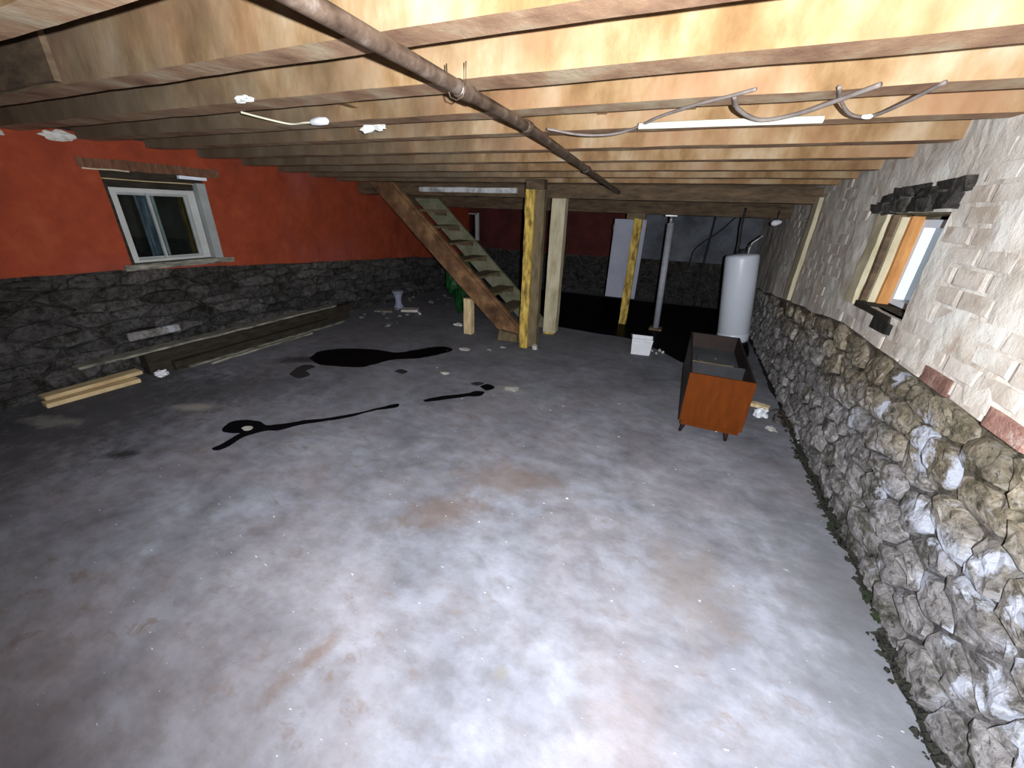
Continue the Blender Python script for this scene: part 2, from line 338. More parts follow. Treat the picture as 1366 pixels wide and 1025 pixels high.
def long_box(name, m, a, b, cuts, amp, parent=None, freq=6, bevel=.004):
    """a timber running along its longest axis with waney, uneven edges"""
    a = Vector(a); b = Vector(b); d = b-a; ax = max(range(3), key=lambda i: abs(d[i]))
    mb = MB(); oth = [i for i in range(3) if i != ax]; vs = []; fs = []
    for k in range(cuts+1):
        t = k/cuts
        for (s1, s2) in ((0, 0), (1, 0), (1, 1), (0, 1)):
            p = Vector((0, 0, 0)); p[ax] = a[ax]+d[ax]*t
            p[oth[0]] = a[oth[0]]+d[oth[0]]*s1; p[oth[1]] = a[oth[1]]+d[oth[1]]*s2
            q = noise.noise_vector(p*freq)*amp+noise.noise_vector(p*freq*3.1)*amp*.5; q[ax] = 0; vs.append(p+q)
    for k in range(cuts):
        for i in range(4):
            j = (i+1) % 4; fs.append((k*4+i, k*4+j, k*4+4+j, k*4+4+i))
    fs += [(0, 1, 2, 3), tuple(cuts*4+i for i in (3, 2, 1, 0))]
    mb.add(vs, fs); return mb.build(name, m, parent)

# ------------------------------------------------------------------ the room shell
LW, RW, BY, FY = -4.5, 1.03, 8.0, -0.9
def wall_sheet(name, m, x0, inward, us, vs, hole=None, depth=.2, amp=.006, freq=4, vfun=None, parent=None, thick=.05, axis='x', coarse=0):
    """a sheet of wall with real surface unevenness, an opening with reveals, and thickness"""
    def P(u, v, d):
        return Vector((x0-inward*d, u, v)) if axis == 'x' else Vector((u, x0-inward*d, v))
    mb = MB(); idx = {}; verts = []; fs = []
    nu, nv = len(us), len(vs)
    for i, u in enumerate(us):
        for j, v in enumerate(vs):
            vv = vfun(u, v, j, nv) if vfun else v
            p = P(u, vv, 0)
            dd = noise.noise(p*freq)*amp+noise.noise(p*freq*3.7)*amp*.5+(noise.noise(p*freq*.5)*coarse)
            p = P(u, vv, -dd); idx[i, j] = len(verts); verts.append(p)
    inh = lambda i, j: hole and hole[0]-1e-6 <= us[i] and us[i+1] <= hole[1]+1e-6 and hole[2]-1e-6 <= vs[j] and vs[j+1] <= hole[3]+1e-6
    for i in range(nu-1):
        for j in range(nv-1):
            if not inh(i, j): fs.append((idx[i, j], idx[i+1, j], idx[i+1, j+1], idx[i, j+1]))
    def back(k, d):
        q = verts[k]; t = Vector(q)
        if axis == 'x': t.x = x0-inward*d
        else: t.y = x0-inward*d
        verts.append(t); return len(verts)-1
    def strip(keys, d):
        bk = [back(k, d) for k in keys]
        for a in range(len(keys)-1): fs.append((keys[a], keys[a+1], bk[a+1], bk[a]))
    strip([idx[i, 0] for i in range(nu)], thick); strip([idx[i, nv-1] for i in range(nu)], thick)
    strip([idx[0, j] for j in range(nv)], thick); strip([idx[nu-1, j] for j in range(nv)], thick)
    if hole:
        iu = [i for i in range(nu) if hole[0]-1e-6 <= us[i] <= hole[1]+1e-6]; jv = [j for j in range(nv) if hole[2]-1e-6 <= vs[j] <= hole[3]+1e-6]
        strip([idx[i, jv[0]] for i in iu], depth); strip([idx[i, jv[-1]] for i in iu], depth)
        strip([idx[iu[0], j] for j in jv], depth); strip([idx[iu[-1], j] for j in jv], depth)
    mb.add(verts, fs); o = mb.build(name, m, parent, smooth=False)
    return o
def frange(a, b, step, extra=()):
    n = max(1, round((b-a)/step)); L = [a+(b-a)*i/n for i in range(n+1)]
    for e in extra:
        L = [x for x in L if abs(x-e) > step*.4 or x in (a, b)]; L.append(e)
    return sorted(set(L))

# floor slab with its ragged right edge
def floor_edge(y): return .985+.03*noise.noise(Vector((0, y*3, 2)))+.018*noise.noise(Vector((3, y*11, 2)))+(.03 if 1.5 < y < 2.0 else 0)
mb = MB(); ys = frange(FY, BY+.1, .04); xs = frange(LW-.1, .9, .25); vs = []; fs = []
for y in ys:
    for x in xs[:-1]: vs.append((x, y, 0))
    vs.append((floor_edge(y), y, 0)); vs.append((floor_edge(y)+.004, y, -.045))
n_ = len(xs)+1
for j in range(len(ys)-1):
    for i in range(n_-1): fs.append((j*n_+i, j*n_+i+1, (j+1)*n_+i+1, (j+1)*n_+i))
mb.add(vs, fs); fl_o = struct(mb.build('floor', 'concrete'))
mb = MB(); mb.box((LW-.2, FY, -.16), (RW+.2, BY+.2, -.05)); o = mb.build('soil_bed', 'soil', fl_o)

# walls. right wall: rubble stone below, whitewashed brick above
def rb(y): return .895-(.0 if y < 3 else (y-3)*.09)+.03*noise.noise(Vector((5, y*2.2, 1)))      # height where stone gives way to brick
RH = (2.50, 3.2, 1.06, 1.56)
wr = struct(wall_sheet('wall_right', 'mortar', RW+.03, -1, frange(FY, BY, .09, RH[:2]), frange(-.06, 2.15, .09, RH[2:]), RH, .3, .02, 5, axis='x', coarse=.012))
def vf(u, v, j, n): return max(v, rb(u)+.02*noise.noise(Vector((1, u*9, 4)))) if v < 1.06 else v
# parging over the brick, bottom edge broken away
wall_sheet('parging', 'parging', RW+.004, -1, frange(FY, BY, .07, RH[:2]), frange(.94, 2.15, .07, RH[2:]), RH, .05, .010, 6,
           vfun=lambda u, v, j, n: rb(u)+.012 if j == 0 else max(v, rb(u)+.02), parent=wr, thick=.03, coarse=.012)
# bricks
def brick_mb(y0, y1, z0, z1, x, t=.05):
    b = MB(); j = lambda: R.uniform(-.004, .004); ch = .003
    e = .016
    f = [(x, y0+e+j(), z0+ch+j()), (x, y1-e+j(), z0+ch+j()), (x, y1-e+j(), z1-ch+j()), (x, y0+e+j(), z1-ch+j())]
    m_ = [(x+.0045, y0, z0), (x+.0045, y1, z0), (x+.0045, y1, z1), (x+.0045, y0, z1)]
    k = [(x+t, y0, z0), (x+t, y1, z0), (x+t, y1, z1), (x+t, y0, z1)]
    b.add(f+m_+k, [(0, 1, 2, 3)]+[(a, (a+1) % 4, 4+(a+1) % 4, 4+a) for a in range(4)]+[(4+a, 4+(a+1) % 4, 8+(a+1) % 4, 8+a) for a in range(4)]+[(8, 9, 10, 11)])
    return b
cnt = 0
for row in range(12):
    z0 = .888+row*.078; y = .62+(row % 2)*.11
    if z0+.066 > 1.86: break
    while y < 5.6 and cnt < 262:
        y1 = y+.208
        ok = z0 > rb(y)-.03 and z0 > rb(y1)-.03
        if y1 > RH[0]+.0 and y < RH[1]+.2 and z0+.07 > RH[2]-.05 and z0 < 1.78: ok = False
        if ok:
            red = row == 0 and (1.35 < y < 1.72 or 1.88 < y < 2.06)
            prox = RW+.003+R.uniform(-.0025, .0025)-(.007 if red else 0)
            near_skip = (not red) and y < 1.9 and noise.noise(Vector((2, y*1.7, z0*3))) > .15
            if not near_skip:
                brick_mb(y, y1, z0, z0+.066, prox).build('brick', 'red_brick' if red else 'white_brick', wr); cnt += 1
        y += .22

# stones: cells of an irregular net, each its own rounded block
def clip(poly, px, py, nx, ny):
    out = []; L = len(poly)
    for i in range(L):
        a, b = poly[i], poly[(i+1) % L]
        da = (a[0]-px)*nx+(a[1]-py)*ny; db = (b[0]-px)*nx+(b[1]-py)*ny
        if da <= 0: out.append(a)
        if (da < 0 < db) or (db < 0 < da):
            t = da/(da-db); out.append((a[0]+(b[0]-a[0])*t, a[1]+(b[1]-a[1])*t))
    return out
def cells(u0, u1, v0, v1f, su, sv, seed):
    r = random.Random(seed); pts = []
    nu = int((u1-u0)/su); vmax = 1.05
    nv = int((vmax-v0)/sv)+1
    for j in range(nv):
        for i in range(nu+1):
            u = u0+(i+(j % 2)*.5+r.uniform(-.38, .38))*su; v = v0+(j+.45+r.uniform(-.33, .33))*sv
            pts.append((u, v, r.uniform(.75, 1.2)))
    asp = sv/su; res = []
    for (u, v, _) in pts:
        vt = v1f(u)
        if v > vt-.02: continue
        poly = [(u-su*1.6, max(v-sv*1.7, v0)), (u+su*1.6, max(v-sv*1.7, v0)), (u+su*1.6, min(v+sv*1.7, vt)), (u-su*1.6, min(v+sv*1.7, vt))]
        for (a, b, _) in pts:
            if (a, b) == (u, v) or abs(a-u) > su*3 or abs(b-v) > sv*3: continue
            dx, dy = (a-u)*asp, (b-v)
            poly = clip(poly, (a+u)/2, (b+v)/2, dx*asp, dy)
            if len(poly) < 3: break
        if len(poly) >= 3: res.append((u, v, poly))
    return res
def stone(u, v, poly, x, inward, gap, bulge, m, parent, axis='x', mb=None):
    cu = sum(p[0] for p in poly)/len(poly); cv = sum(p[1] for p in poly)/len(poly)
    # resample the outline to 10 points
    L = len(poly); per = [math.dist(poly[i], poly[(i+1) % L]) for i in range(L)]; tot = sum(per); n = 14 if inward < 0 else 10; ring = []
    for k in range(n):
        d = tot*(k+.2)/n; i = 0
        while d > per[i] and i < L-1: d -= per[i]; i += 1
        t = min(1, d/max(per[i], 1e-6)); a, b = poly[i], poly[(i+1) % L]
        ring.append((a[0]+(b[0]-a[0])*t, a[1]+(b[1]-a[1])*t))
    size = min(tot/4, .2)
    if size < .03: return None
    def P(a, b, d): return Vector((x+inward*d, a, b)) if axis == 'x' else Vector((a, x+inward*d, b))
    vs = []; bl = bulge*R.uniform(.5, 1.3); tu, tv = R.uniform(-.25, .25), R.uniform(-.25, .25)
    rings = ((1, -.05), (1, .3), (.92, .75), (.68, .9), (.36, 1.0)) if inward < 0 else ((1, -.05), (1, .25), (.86, .8), (.5, 1.0))
    for (sc, dd) in rings:
        for (a, b) in ring:
            k = 1-gap/size*2 if sc == 1 else sc*(1-gap/size*2)
            jx, jy = (R.uniform(-.006, .006), R.uniform(-.006, .006)) if sc < 1 else (0, 0)
            aa, bb = cu+(a-cu)*k+jx, cv+(b-cv)*k+jy
            d = dd*bl if dd > 0 else dd
            if dd > .3: d += ((aa-cu)*tu+(bb-cv)*tv)*.6+R.uniform(-.005, .005)
            if dd > 0 and inward < 0: d += noise.noise(Vector((1, aa*22, bb*22)))*.014+noise.noise(Vector((4, aa*9, bb*9)))*.012
            vs.append(P(aa, max(bb, -.03), max(d, .002) if dd > 0 else d))
    vs.append(P(cu+R.uniform(-.01, .01), cv, bl*1.05))
    fs = []
    nr = len(rings)
    for q in range(nr-1):
        for k in range(n): fs.append((q*n+k, q*n+(k+1) % n, (q+1)*n+(k+1) % n, (q+1)*n+k))
    for k in range(n): fs.append(((nr-1)*n+k, (nr-1)*n+(k+1) % n, nr*n))
    if mb is not None: mb.add(vs, fs); return None
    b = MB(); b.add(vs, fs); return b.build('stone', m, parent)
cs = cells(.30, 7.9, -.04, rb, .225, .13, 11)
cs.sort(key=lambda c: c[0]); cs = [c for c in cs if c[0] > .2]
k = 0; rest = MB()
for c in cs:
    k += 1
    if k <= 290: stone(*c, RW+.025, -1, .008, .030, 'fieldstone', wr)
    else: stone(*c, RW+.025, -1, .007, .038, None, None, mb=rest)
if rest.v: o = rest.build('stone_rubble', 'fieldstone', wr); o['kind'] = 'stuff'

# left wall: dark rubble below, red painted masonry above
def lb(y): return 1.01-.056*y+.025*noise.noise(Vector((8, y*1.8, 1)))
LH = (1.90, 2.68, .93, 1.70)
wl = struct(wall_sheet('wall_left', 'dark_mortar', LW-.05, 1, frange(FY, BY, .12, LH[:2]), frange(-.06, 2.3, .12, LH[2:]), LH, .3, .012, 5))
def ltop(u): return 1.965-.012*u+.012*noise.noise(Vector((u*7, 1, 1)))
def lv(u, v, j, n):
    if j == 0: return min(lb(u), .925) if LH[0]-.05 < u < LH[1]+.05 else lb(u)
    if j == n-1: return ltop(u)
    return v if (v >= .93) else max(v, lb(u)+.01)
wall_sheet('red_plaster', 'red_paint', LW, 1, frange(FY, BY, .07, LH[:2]), frange(.85, 1.97, .07, LH[2:]), LH, .25, .010, 5, vfun=lv, parent=wl, thick=.05, coarse=.012)
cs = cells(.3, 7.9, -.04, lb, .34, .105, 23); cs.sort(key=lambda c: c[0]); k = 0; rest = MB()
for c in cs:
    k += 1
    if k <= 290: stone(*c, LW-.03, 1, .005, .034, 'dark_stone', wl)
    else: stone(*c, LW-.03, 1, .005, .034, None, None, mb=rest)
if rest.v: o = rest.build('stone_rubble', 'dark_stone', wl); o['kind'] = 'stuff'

# back wall: dark stone below, red then whitish masonry above
BH = (-4.44, -4.30, .9, 1.42)
wb = struct(wall_sheet('wall_back', 'dark_mortar', BY, -1, frange(LW-.1, RW+.1, .15), frange(-.06, 2.2, .15), None, .2, .015, 5, axis='y'))
wall_sheet('red_plaster', 'shaded_red', BY-.05, -1, frange(LW, -.95, .12, BH[:2]), frange(.74, 2.1, .12, BH[2:]), BH, .2, .012, 4, axis='y', parent=wb)
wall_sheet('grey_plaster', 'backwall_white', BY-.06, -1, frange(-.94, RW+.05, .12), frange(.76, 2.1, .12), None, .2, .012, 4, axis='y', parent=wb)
rest = MB()
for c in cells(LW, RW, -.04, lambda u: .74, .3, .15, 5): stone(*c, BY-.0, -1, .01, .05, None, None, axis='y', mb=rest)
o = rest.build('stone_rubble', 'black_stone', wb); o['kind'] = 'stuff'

# ------------------------------------------------------------------ ceiling: boards, joists, girders
ceil = empty('ceiling', (0, 0, 2.1)); struct(ceil)
x = LW-.15; 
while x < RW+.2:
    mb = MB(); mb.box((x, FY, 2.095+R.uniform(0, .006)), (x+.143, BY+.1, 2.125)); mb.build('board', 'subfloor', ceil); x += .147
JO = [(-.16, .40, .1), (.28, .40, .1), (.70, .40, .10), (1.115, .40, .105), (1.54, .40, .135), (1.965, .397, .125), (2.39, .39, .11), (2.80, .364, .105), (3.22, .342, .10),
      (3.64, .321, .10), (4.06, .303, .10), (4.47, .287, .10)]
for k, (yf, h, t) in enumerate(JO):
    z0 = H0+h
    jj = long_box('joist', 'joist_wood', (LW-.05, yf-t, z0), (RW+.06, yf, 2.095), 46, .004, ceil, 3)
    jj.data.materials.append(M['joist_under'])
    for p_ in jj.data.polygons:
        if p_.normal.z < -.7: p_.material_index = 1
for yf in (5.3, 5.75, 6.2, 6.65, 7.1, 7.55):
    long_box('joist', 'old_wood', (LW-.05, yf-.1, H0+.24), (RW+.06, yf, 2.095), 16, .006, ceil, 3)
long_box('girder', 'old_wood', (LW-.05, 4.76, H0+.15), (RW+.05, 4.93, H0+.287), 30, .008, ceil, 4)
long_box('girder', 'old_wood', (LW-.05, 5.86, H0+.02), (RW+.05, 6.03, H0+.24), 30, .010, ceil, 4)
# a dark board against the near joist's face, at its left end
# (its right end stops short and shows the paler joist)
long_box('end_board', 'old_wood', (LW-.04, .985, H0+.41), (-2.42, 1.006, 2.08), 10, .006, ceil, 5)
# short blocking between joists
for (xa, ya, yb, w_) in ((-1.72, 1.54, 1.84, .05), (-.55, 1.96, 2.28, .05), (-.14, 1.96, 2.28, .045)):
    mb = MB(); mb.box((xa, ya, 1.95), (xa+w_, yb, 2.09)); mb.build('blocking', 'joist_wood', ceil, bevel=.003)

# ------------------------------------------------------------------ left window
w1 = empty('window_1', (LW-.08, 2.27, H0-.54)); struct(w1, 'pale framed sliding window with dark panes in the red wall', 'window')
X0 = LW-.13; ya, yb, za, zb = 1.945, 2.60, H0-.545, H0+.07
f = MB(); t = .045
f.box((X0, ya, za), (X0+.07, ya+t, zb)); f.box((X0, yb-t-.02, za), (X0+.07, yb, zb))
f.box((X0, ya+t, zb-.035), (X0+.07, yb-t-.02, zb)); f.box((X0, ya+t, za), (X0+.07, yb-t-.02, za+.022))
f.build('window_frame', 'vinyl', w1)
for (a, b, xo) in ((ya+t, 2.275, .0), (2.215, yb-t-.02, .022)):
    s = MB(); q = .022
    s.box((X0+xo, a, za+.022), (X0+xo+.02, a+q, zb-.035)); s.box((X0+xo, b-q, za+.022), (X0+xo+.02, b, zb-.035))
    s.box((X0+xo, a+q, za+.022), (X0+xo+.02, b-q, za+.04)); s.box((X0+xo, a+q, zb-.055), (X0+xo+.02, b-q, zb-.035))
    so = s.build('sash', 'grey_vinyl', w1)
    g = MB(); g.box((X0+xo+.007, a+q, za+.04), (X0+xo+.012, b-q, zb-.055)); g.build('pane', 'glass', so)
# added blue strip behind the panes standing in for their reflection, night board behind
cu = MB(); pts = []
for i in range(9):
    t_ = i/8; pts.append((X0-.05+.012*math.sin(i*2.1), 2.16+.13*t_))
vs = []; fs = []
for (xx, yy) in pts: vs += [(xx, yy, za+.03), (xx, yy, zb-.05), (xx-.004, yy, za+.03), (xx-.004, yy, zb-.05)]
for i in range(8):
    a = i*4; fs += [(a, a+4, a+5, a+1), (a+2, a+3, a+7, a+6), (a+1, a+5, a+7, a+3), (a, a+2, a+6, a+4)]
cu.add(vs, fs); cu.build('reflection_strip', 'reflection_strip', w1)
mb = MB(); mb.box((LW-.32, 1.6, .8), (LW-.28, 3.1, 1.85)); o = mb.build('night_board', 'night', w1)  # dark board standing in for the night outside
long_box('lintel', 'lintel_wood', (LW-.12, 1.78, H0+.20), (LW+.012, 2.84, H0+.275), 14, .008, w1, 9)
long_box('head_board', 'plank_dark', (LW-.16, 1.87, H0+.135), (LW-.03, 2.71, H0+.20), 8, .003, w1)
long_box('head_board', 'plank_dark', (LW-.16, 1.87, H0+.075), (LW-.07, 2.71, H0+.13), 8, .003, w1)
long_box('head_strip', 'light_board', (LW-.07, 1.87, H0+.128), (LW-.045, 2.66, H0+.137), 8, .002, w1)
long_box('head_strip', 'pale_wood', (LW+.0, 1.80, H0+.19), (LW+.014, 2.1, H0+.20), 8, .003, w1)
long_box('jamb_board', 'grey_vinyl', (LW-.2, 2.61, H0-.57), (LW+.004, 2.685, H0+.14), 8, .003, w1)
long_box('jamb_board', 'plank_dark', (LW-.2, 1.895, H0-.57), (LW-.03, 1.935, H0+.13), 8, .003, w1)
long_box('sill', 'plank_grey', (LW-.2, 1.84, H0-.60), (LW+.02, 2.78, H0-.552), 12, .008, w1, 8)
long_box('white_strip', 'white_vinyl', (LW+.0, 2.46, H0+.168), (LW+.03, 2.70, H0+.195), 6, .004, w1)

# right window, seen edge-on in its deep reveal
w2 = empty('window_2', (RW+.15, 2.9, H0-.45)); struct(w2, 'orange wood and white framed window deep in the whitewashed wall', 'window')
long_box('jamb_post', 'pale_wood', (RW-.012, 3.13, H0-.47), (RW+.06, 3.27, H0+.07), 12, .008, w2, 9)
long_box('jamb_board', 'old_wood', (RW+.012, 3.09, H0-.46), (RW+.07, 3.13, H0+.05), 8, .004, w2)
long_box('jamb_board', 'pale_wood', (RW+.04, 3.06, H0-.46), (RW+.085, 3.10, H0+.04), 8, .003, w2)
long_box('wood_frame', 'orange_wood', (RW+.075, 3.03, H0-.46), (RW+.13, 3.075, H0+.045), 8, .002, w2)
mb = MB(); a_, b_ = RW+.13, RW+.21
mb.box((a_, 3.0, H0-.43), (b_, 3.05, H0+.03)); mb.box((a_, 2.52, H0-.43), (b_, 2.56, H0+.03))
mb.box((a_, 2.56, H0-.01), (b_, 3.0, H0+.03)); mb.box((a_, 2.56, H0-.43), (b_, 3.0, H0-.40))
fr = mb.build('window_frame', 'white_vinyl', w2)
mb = MB(); mb.box((b_-.03, 2.56, H0-.40), (b_-.024, 3.0, H0-.01)); mb.build('pane', 'glass', w2)
long_box('sill', 'plank_dark', (RW-.005, 2.60, H0-.475), (RW+.26, 3.1, H0-.44), 8, .004, w2)
long_box('lintel', 'brown_wood', (RW+.02, 2.50, H0+.05), (RW+.28, 3.35, H0+.10), 12, .008, w2, 9)
mb = MB(); mb.box((RW+.3, 2.4, .9), (RW+.34, 3.3, 1.7)); mb.build('night_board', 'night', w2)  # dark backing added for the night beyond the pane
# torn opening of dark rubble above the lintel: pieces of slate-like stone standing proud
for i in range(9):
    y0 = 2.46+i*.10; z0 = H0+.085-(i*.004)+R.uniform(-.01, .01)
    mb = MB(); mb.box((RW-.03+R.uniform(-.01, .01), y0, z0), (RW+.05, y0+.12, z0+.045+R.uniform(0, .03)), jit=.012)
    o = mb.build('slate', 'dark_stone', wr)
for i in range(7):
    y0 = 2.42+i*.12; z0 = H0+.145+R.uniform(-.01, .01)-(i*.004)
    mb = MB(); mb.box((RW-.022+R.uniform(-.01, .01), y0, z0), (RW+.05, y0+.13, z0+.04+R.uniform(0, .02)), jit=.012)
    o = mb.build('slate', 'dark_stone', wr)
# black block standing in for the dark hole under the sill
mb = MB(); mb.box((RW-.012, 2.56, H0-.53), (RW+.03, 2.76, H0-.477), jit=.008); mb.build('rubble_piece', 'soil', wr)
# pale upright plank on the wall further back
tag(long_box('wall_plank', 'pale_wood', (RW-.045, 4.62, H0-.72), (RW-.012, 4.80, H0+.2), 14, .005), 'tall pale upright plank fixed to right wall beyond the window', 'plank')

# ------------------------------------------------------------------ dirt along the wall joint
mb = MB(); yy = 1.02
while yy < 3.6:
    for _ in range(4):
        x_ = floor_edge(yy)+R.uniform(-.02, .05); r_ = R.uniform(.008, .02)
        c = Vector((x_, yy+R.uniform(0, .02), R.uniform(-.03, .004))); vs = []
        for i in range(6):
            d = [(1, 0, 0), (-1, 0, 0), (0, 1, 0), (0, -1, 0), (0, 0, 1), (0, 0, -1)][i]; vs.append(c+Vector(d)*r_*R.uniform(.6, 1.4))
        mb.add(vs, [(0, 2, 4), (2, 1, 4), (1, 3, 4), (3, 0, 4), (2, 0, 5), (1, 2, 5), (3, 1, 5), (0, 3, 5)])
    yy += .014
tag(mb.build('dirt_clods', 'soil'), 'dark crumbled dirt lying in the joint between floor and right wall', 'dirt', kind='stuff')
def blob(name, m, c, r, amp=.3, sub=2, parent=None, seed=0, squash=(1, 1, 1), smooth=False):
    bm = bmesh.new(); bmesh.ops.create_icosphere(bm, subdivisions=sub, radius=1)
    for v in bm.verts:
        k = 1+amp*noise.noise(v.co*1.7+Vector((seed*3.1, 0, 0)))*1.6+amp*.4*noise.noise(v.co*5+Vector((0, seed, 0)))
        v.co = Vector((v.co.x*r*squash[0]*k, v.co.y*r*squash[1]*k, v.co.z*r*squash[2]*k))
    zm = min(v.co.z for v in bm.verts)
    for v in bm.verts: v.co.z -= zm
    me = bpy.data.meshes.new(name); bm.to_mesh(me); bm.free()
    if smooth:
        for p in me.polygons: p.use_smooth = True
    me.materials.append(M[m]); o = bpy.data.objects.new(name, me); C.objects.link(o); o.location = c
    if parent: o.parent = parent
    return o
for i, (y, x) in enumerate(((1.60, 1.01), (1.70, 1.0), (2.16, .985))):
    tag(blob('moss_clump', 'moss', (x, y, -.01), .016, .7, 3, seed=i, squash=(.8, 1.5, .8)), ['dark green moss clump on floor edge by stone wall, nearest the camera', 'dark green moss clump on floor edge by stone wall, middle of three', 'dark green moss clump on floor edge by stone wall, farthest of three'][i], 'moss', 'moss clumps along the right wall')

# ------------------------------------------------------------------ ceiling pipe
pz = lambda y: H0+(.342 if y < 1.9 else .342-(y-1.9)*.045)
pp = [(-.74-.018*max(0, y-.75)-.003, y, pz(y)) for y in frange(-.3, 4.70, .25)]
t = empty('ceiling_pipe', (-.75, .75, 1.85)); tag(t, 'long rusty iron pipe running under the joists towards the back', 'pipe')
mb = MB(); mb.tube(pp, .0205, 16); mb.build('pipe', 'pipe_iron', t, smooth=True)
for yc, l_ in ((1.31, .045), (1.88, .03), (3.1, .04)):
    mb = MB(); x_ = -.743-.018*max(0, yc-.75); mb.tube([(x_, yc-l_, pz(yc-l_)), (x_, yc-l_+.006, pz(yc)), (x_, yc+l_-.006, pz(yc)), (x_, yc+l_, pz(yc+l_))], [.0215, .025, .025, .0215], 16)
    mb.build('coupling', 'pipe_iron', t, smooth=True)
for yc in (1.26,):
    x_ = -.743-.018*max(0, yc-.75); mb = MB(); z = pz(yc)
    mb.tube([(x_-.034, yc, z+.06), (x_-.033, yc, z), (x_-.022, yc, z-.026), (x_, yc, z-.034), (x_+.022, yc, z-.026), (x_+.033, yc, z), (x_+.034, yc, z+.06)], .002, 6)
    mb.build('pipe_hanger', 'pipe_iron', t, smooth=True)

# ------------------------------------------------------------------ cables under the joists
mb = MB(); mb.tube([(-.32, 2.145, H0+.372), (0, 2.15, H0+.372), (.385, 2.145, H0+.368)], .0135, 12)
cdt = tag(mb.build('conduit', 'conduit', smooth=True), 'straight cream white tube fixed under the joists', 'conduit')
def cable(name, pts, r, m, label, cat='cable', n=8):
    mb = MB(); mb.tube(spline(pts, 8), r, 6); return tag(mb.build(name, m, smooth=True), label, cat)
cable('cable', [(-.76, 2.13, H0+.375), (-.62, 2.22, H0+.36), (-.48, 2.25, H0+.36), (-.36, 2.20, H0+.37), (-.22, 2.05, H0+.388), (-.08, 1.9, H0+.391), (.03, 1.80, H0+.39), (.10, 1.74, H0+.391)],
      .006, 'cable_grey', 'thin grey cable sagging from the iron pipe towards the cream tube')
cable('cable', [(.04, 1.80, H0+.39), (.07, 1.94, H0+.375), (.16, 2.06, H0+.36), (.27, 1.99, H0+.362), (.36, 1.88, H0+.375), (.44, 1.78, H0+.39)],
      .008, 'cable_grey', 'thick grey cable loop hanging above the cream tube end')
cable('cable', [(.335, 1.78, H0+.391), (.38, 1.92, H0+.38), (.45, 2.06, H0+.365), (.52, 2.09, H0+.362), (.56, 1.96, H0+.37), (.60, 1.80, H0+.39)],
      .006, 'cable_grey', 'thin grey cable loop hanging rightmost under the joists')
o = blob('cable_connector', 'white_plastic', (.51, 2.085, H0+.352), .012, .2, 2, squash=(1.6, .8, .7), smooth=True)
tag(o, 'small white cable connector on the rightmost cable loop', 'connector')
t = empty('lamp_cord', (-2.0, 1.6, H0+.38)); tag(t, 'short cream cord ending in a white lamp holder on ceiling left', 'lamp cord')
mb = MB(); mb.tube(spline([(-2.12, 1.52, H0+.392), (-2.10, 1.62, H0+.385), (-2.04, 1.72, H0+.375), (-1.95, 1.73, H0+.378), (-1.9, 1.74, H0+.38)], 6), .005, 6); mb.build('cord', 'cable_cream', t, smooth=True)
mb = MB(); mb.tube([(-1.91, 1.74, H0+.38), (-1.90, 1.74, H0+.381), (-1.85, 1.745, H0+.384), (-1.81, 1.75, H0+.384), (-1.80, 1.75, H0+.384)], [.006, .015, .019, .016, .006], 12); mb.build('lamp_holder', 'white_plastic', t, smooth=True)
t = tag(blob('cobweb_tuft', 'cobweb', (-1.88, 1.375, H0+.385), .028, .5, 3, seed=3, squash=(1.6, .5, .5)), 'white fluffy tuft stuck under second joist at ceiling left', 'tuft')
tag(blob('cobweb_tuft', 'cobweb', (-1.72, 1.98, H0+.36), .045, .9, 3, seed=5, squash=(1.3, .5, .7)), 'dusty pale cobweb clump hanging left of the iron pipe', 'cobweb')
tag(blob('plaster_lump', 'chip', (LW+.005, 1.72, H0+.36), .04, .5, 3, seed=5, squash=(.5, 2, .9)), 'white plaster lump at top of red wall above window', 'plaster')
tag(blob('plaster_lump', 'chip', (LW+.0, 1.40, H0+.35), .03, .5, 3, seed=8, squash=(.5, 1.6, .9)), 'pinkish plaster lump at top of red wall nearest the camera', 'plaster')

# ------------------------------------------------------------------ staircase
st = empty('staircase', (-2.7, 4.7, 0)); tag(st, 'steep wooden cellar stairs rising left behind the posts', 'staircase')
def stringer(name, y0, y1, m, xt, zt, xb, width, parent):
    # parallelogram section in the X-Z plane with level foot and head
    mb = MB(); sl = .895; n = 14; vs = []; 
    # upper edge runs from (xt, zt) down to z=0
    xe = xt+zt/sl; wv = width*math.sqrt(1+1/sl**2)*1.0
    for k in range(n+1):
        z = zt*(1-k/n); xu = xt+(zt-z)/sl; xl = xu-wv
        for (xx, yy) in ((xu, y0), (xu, y1), (xl, y1), (xl, y0)):
            q = noise.noise_vector(Vector((xx, yy, z))*5)*.006; vs.append((xx+q.x, yy+q.y*.5, z))
    fs = []
    for k in range(n):
        for i in range(4): fs.append((k*4+i, k*4+(i+1) % 4, k*4+4+(i+1) % 4, k*4+4+i))
    fs += [(0, 1, 2, 3), tuple(n*4+i for i in (3, 2, 1, 0))]
    mb.add(vs, fs); return mb.build(name, m, parent)
ztop = H0+.27
xu0 = -3.47+(.26-.27)/.895
stringer('stringer', 4.28, 4.325, 'stringer_wood', xu0, ztop, 0, .255, st)
stringer('stringer', 5.06, 5.10, 'green_wood', -3.36, H0+.12, 0, .27, st)
